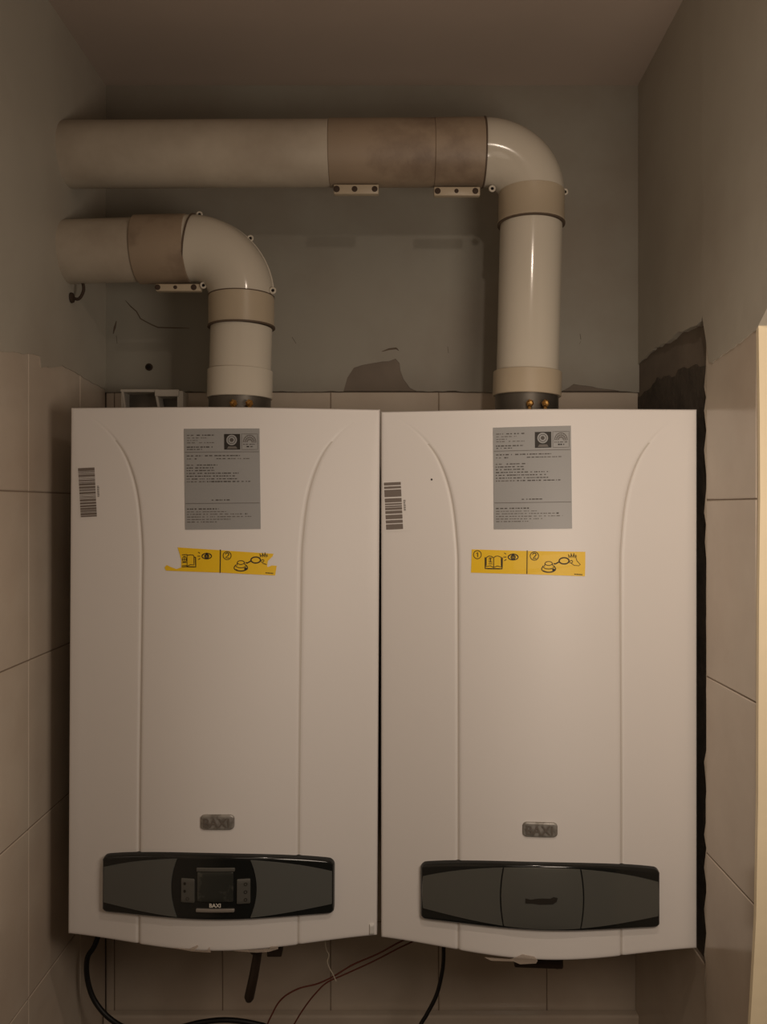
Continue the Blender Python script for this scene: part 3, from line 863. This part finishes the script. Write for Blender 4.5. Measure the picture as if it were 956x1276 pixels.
# ---- lower flue (left boiler)
FL = thing('flue_pipe', 'short white flue pipe bending from the left wall down to the left boiler', 'pipe', at(299,507,FZ), group='boiler flue pipes')
A0 = at(70,314.5,FZ); A0.x = XL-.006
a1 = at(172,311.5,FZ); a2 = at(236,310,FZ)
seg_pipe(FL, 'horizontal_pipe', A0, a1, PR-.0005, M['pvcdust'])
seg_pipe(FL, 'coupling', a1, a2, PR+.0032, M['tandirt'], label='soot-stained coupling')
ev = at(301,371,FZ); es = at(239,309.5,FZ)
elbow(FL, es, None, .08, ev, PR+.0012, M['pvc'], [(248.5,267.5,FZ),(312,297,FZ),(340,362,FZ-.02),(253.5,355.5,FZ-.015)])
ring(FL, es-Vector((.001,0,0)), (1,0,-.14), PR+.0036)
c0 = at(301,370,FZ); c1 = at(301,408,FZ); s1 = at(299.5,462,FZ); b1 = at(299,497,FZ)
seg_pipe(FL, 'socket', c0, c1, PR+.0018, M['tan'])
ring(FL, c0, (0,0,1), PR+.0024, w=.0014); ring(FL, c1, (0,0,1), PR+.0034)
seg_pipe(FL, 'vertical_pipe', c1-Vector((0,0,.001)), s1, PR-.0012, M['pvc'])
seg_pipe(FL, 'base_collar', s1, b1, PR+.0016, M['pvc'])
bm = bmesh.new(); bp = Vector(b1)-FL.location; zt_ = EYE+.1415 - FL.location.z
lathe(bm, (bp.x, bp.y, zt_), (0,0,1), [(0,.060),(.003,.060),(.004,.049),(bp.z-zt_+.006,.049)], 56)
fl = mk('base_flange', bm, M['steel'], FL, smooth=.6)
screws(FL, fl, (291,311), 502.5, 1.262)
clip(FL, 194,250.5,353.5,362.5, FZ-.012, [(196.5,.0044),(218.5,.0030),(241.5,.0046)])

# ------------------------------------------------------------------ small things
# plastic bracket standing behind the left boiler's top
p = at(150, 507, 1.40); q = at(227.5, 485, 1.40)
root = thing('plastic_bracket', 'small white plastic bracket standing on top of the left boiler', 'bracket', ((p.x+q.x)/2, 1.40, EYE+.1425))
def lx(px): return at(px, 500, 1.40).x-root.location.x
def lz(py): return at(200, py, 1.40).z-root.location.z
bm = bmesh.new(); box(bm, (lx(150),0,lz(488.5)), (lx(198),.040,lz(485)), .0008); box(bm, (lx(193),-.002,lz(494)), (lx(223),.040,lz(485.5)), .0012)
mk('top_rail', bm, M['bracketw'], root)
for x0, x1 in ((150.5,153.5),(220.5,228)):
    bm = bmesh.new(); box(bm, (lx(x0),.001,0.0008), (lx(x1),.038,lz(487)), .0008); mk('leg', bm, M['bracketw'], root)
bm = bmesh.new(); prism(bm, [(lx(154),lz(488)),(lx(160),.001),(lx(157),.001),(lx(151.5),lz(488))], 1, .0, .004)
mk('brace', bm, M['bracketw'], root)
bm = bmesh.new(); prism(bm, [(lx(193),lz(490)),(lx(196),lz(490)),(lx(203),.001),(lx(200),.001)], 1, .0, .03)
mk('brace', bm, M['bracketw'], root)
bm = bmesh.new(); box(bm, (lx(153),.034,.001), (lx(222),.038,lz(487)), .0006); mk('back_plate', bm, M['steel'], root)

def plug(name, label, cat, px, py, r_, m, depth=.004):
    p = at(px, py, 1.495); bm = bmesh.new()
    lathe(bm, (p.x, 1.4985, p.z), (0,-1,0), [(0,r_),(depth-.001,r_),(depth,r_*.75)], 20)
    o = mk(name, bm, m, smooth=.6); tag(o, label, cat); return o
bm = bmesh.new(); p = at(470, 460.5, 1.497)
lathe(bm, (0, .004, 0), (0,-1,0), [(0,.0062),(.0050,.0062),(.0050,.0046),(.0010,.0042)], 22)
o = mk('wall_plug', bm, M['dark'], smooth=.6); o.location = (p.x, 1.4995, p.z)
tag(o, 'dark empty wall plug hole in the bare plaster above the gap between the boilers', 'wall plug')
root = thing('wall_screw', 'dark rusty screw head in the back wall above the plastic bracket', 'screw', (at(186,457.5,1.495).x, 1.4985, at(186,457.5,1.495).z))
bm = bmesh.new(); lathe(bm, (0,0,0), (0,-1,0), [(0,.0066),(.0050,.0066),(.0075,.004)], 20); mk('head', bm, M['rust'], root, smooth=.6)
bm = bmesh.new(); lathe(bm, (.0005,-.006,-.0005), (0,-1,0), [(0,.0042),(.004,.004),(.005,.0025)], 6); mk('bolt_end', bm, M['dark'], root)
root = thing('pipe_hook', 'rusty metal hook in the left wall under the lower flue pipe', 'hook', (XL+.010, at(88,368,1.33).y, at(88,368,1.33).z))
bm = bmesh.new(); tube(bm, spline([(-.001,0,-.004),(.012,-.002,-.006),(.020,-.004,.006),(.019,-.004,.018),(.013,-.004,.024)], 8), .0025, 12); mk('hook', bm, M['rust'], root, smooth=.8)
bm = bmesh.new(); lathe(bm, (-.001,0,-.004), (1,0,0), [(0,.0085),(.003,.008),(.004,.005)], 14); mk('rosette', bm, M['rust'], root, smooth=.6)

def cable(name, label, cat, pts, r_, m, group=None):
    P = spline([at(*p) for p in pts], 10); o0 = P[0].copy()
    bm = bmesh.new(); tube(bm, [p-o0 for p in P], r_, 12)
    o = mk(name, bm, m, smooth=1.2); o.location = o0; return tag(o, label, cat, group)
cable('power_cable', 'thick black cable curving down from under the left boiler', 'cable',
      [(133,1110,1.33),(130,1140,1.33),(119,1176,1.33),(109,1194,1.33),(109,1220,1.33),(118,1247,1.33),(138,1270,1.33),(165,1283,1.34),(210,1283,1.36),(250,1274,1.37),(282,1271,1.37),(315,1275,1.37),(340,1284,1.37),(360,1310,1.37),(370,1380,1.37),(380,1600,1.37),(385,1765,1.37),(400,1762,1.35)], .0042, M['rubber'], 'black cables under the boilers')
cable('power_cable', 'thin black cable hanging from under the right boiler', 'cable',
      [(551,1110,1.33),(552,1150,1.33),(553,1188,1.33),(551,1212,1.33),(544,1240,1.33),(532,1264,1.33),(522,1282,1.33),(505,1330,1.33),(485,1400,1.33),(470,1600,1.33),(465,1785,1.33),(450,1790,1.31)], .0032, M['rubber'], 'black cables under the boilers')
cable('electric_wire', 'upper of the two thin red wires drooping from the right boiler', 'wire',
      [(560,1105,1.34),(545,1140,1.34),(520,1162,1.34),(494,1176,1.34),(470,1189,1.345),(440,1202,1.35),(415,1217,1.35),(395,1226,1.35),(372,1232,1.35),(352,1244,1.35),(340,1262,1.35),(330,1290,1.35),(322,1360,1.35),(322,1600,1.35),(320,1775,1.35)], .0013, M['redwire'], 'red wires under the boilers')
cable('electric_wire', 'lower of the two thin red wires, crossing the other and dropping more steeply', 'wire',
      [(570,1105,1.345),(550,1145,1.345),(525,1167,1.345),(494,1183,1.345),(465,1198,1.352),(430,1214,1.357),(408,1224,1.357),(395,1236,1.355),(382,1252,1.355),(368,1274,1.355),(350,1310,1.355),(345,1370,1.355),(350,1600,1.355),(350,1770,1.355)], .0012, M['redwire'], 'red wires under the boilers')
cable('thread', 'thin white thread dangling from under the left boiler', 'thread',
      [(402,1119,1.30),(404,1150,1.30),(406,1180,1.30),(410,1190,1.30),(408,1198,1.30),(411,1207,1.30),(415,1214,1.30),(419,1223,1.30)], .0008, M['whitew'])

# ------------------------------------------------------------------ light
def lamp(name, loc, power, col, size):
    L_ = bpy.data.lights.new(name, 'POINT'); L_.energy = power; L_.color = col; L_.shadow_soft_size = size
    o = bpy.data.objects.new(name, L_); C.objects.link(o); o.location = loc; return o
WARM = (1.0, .83, .68)
def spot(name, loc, aim, power, size, rad):
    L_ = bpy.data.lights.new(name, 'SPOT'); L_.energy = power; L_.color = WARM; L_.shadow_soft_size = rad
    L_.spot_size = math.radians(size); L_.spot_blend = 1.0
    o = bpy.data.objects.new(name, L_); C.objects.link(o); o.location = loc
    o.rotation_euler = (aim-loc).to_track_quat('-Z', 'Y').to_euler()
spot('ceiling_spot', W(.20,.62,.45), W(.22,-.5,1.2), 4.6, 90, .016)
spot('ceiling_spot', W(.20,.62,.45), W(.35,-.15,1.2), 2.8, 140, .016)
lamp('fill_lamp', W(.38,-.02,.36), 10.0, WARM, .15)  # unseen soft fill, added to brighten boilers and walls from camera height
lamp('fill_lamp', W(.0,.1,.1), 1.5, WARM, .2)  # weaker added fill close to the camera, stands for no fixture

w = bpy.data.worlds.new('world'); bpy.context.scene.world = w; w.use_nodes = True
w.node_tree.nodes['Background'].inputs[0].default_value = (.02,.017,.014,1); w.node_tree.nodes['Background'].inputs[1].default_value = 1

# ------------------------------------------------------------------ camera
cam = bpy.data.cameras.new('camera'); co = bpy.data.objects.new('camera', cam); C.objects.link(co)
co.location = (0, 0, EYE); co.rotation_euler = (math.pi/2, 0, 0)
cam.sensor_fit = 'VERTICAL'; cam.sensor_height = 24; cam.lens = F_PX/1276*24
cam.shift_x = (478-CX)/1276; cam.shift_y = -(638-CY)/1276; cam.clip_start = .02
bpy.context.scene.camera = co
vs = bpy.context.scene.view_settings
vs.view_transform = 'Standard'; vs.look = 'None'; vs.gamma = 1; vs.exposure = 0; vs.use_curve_mapping = False
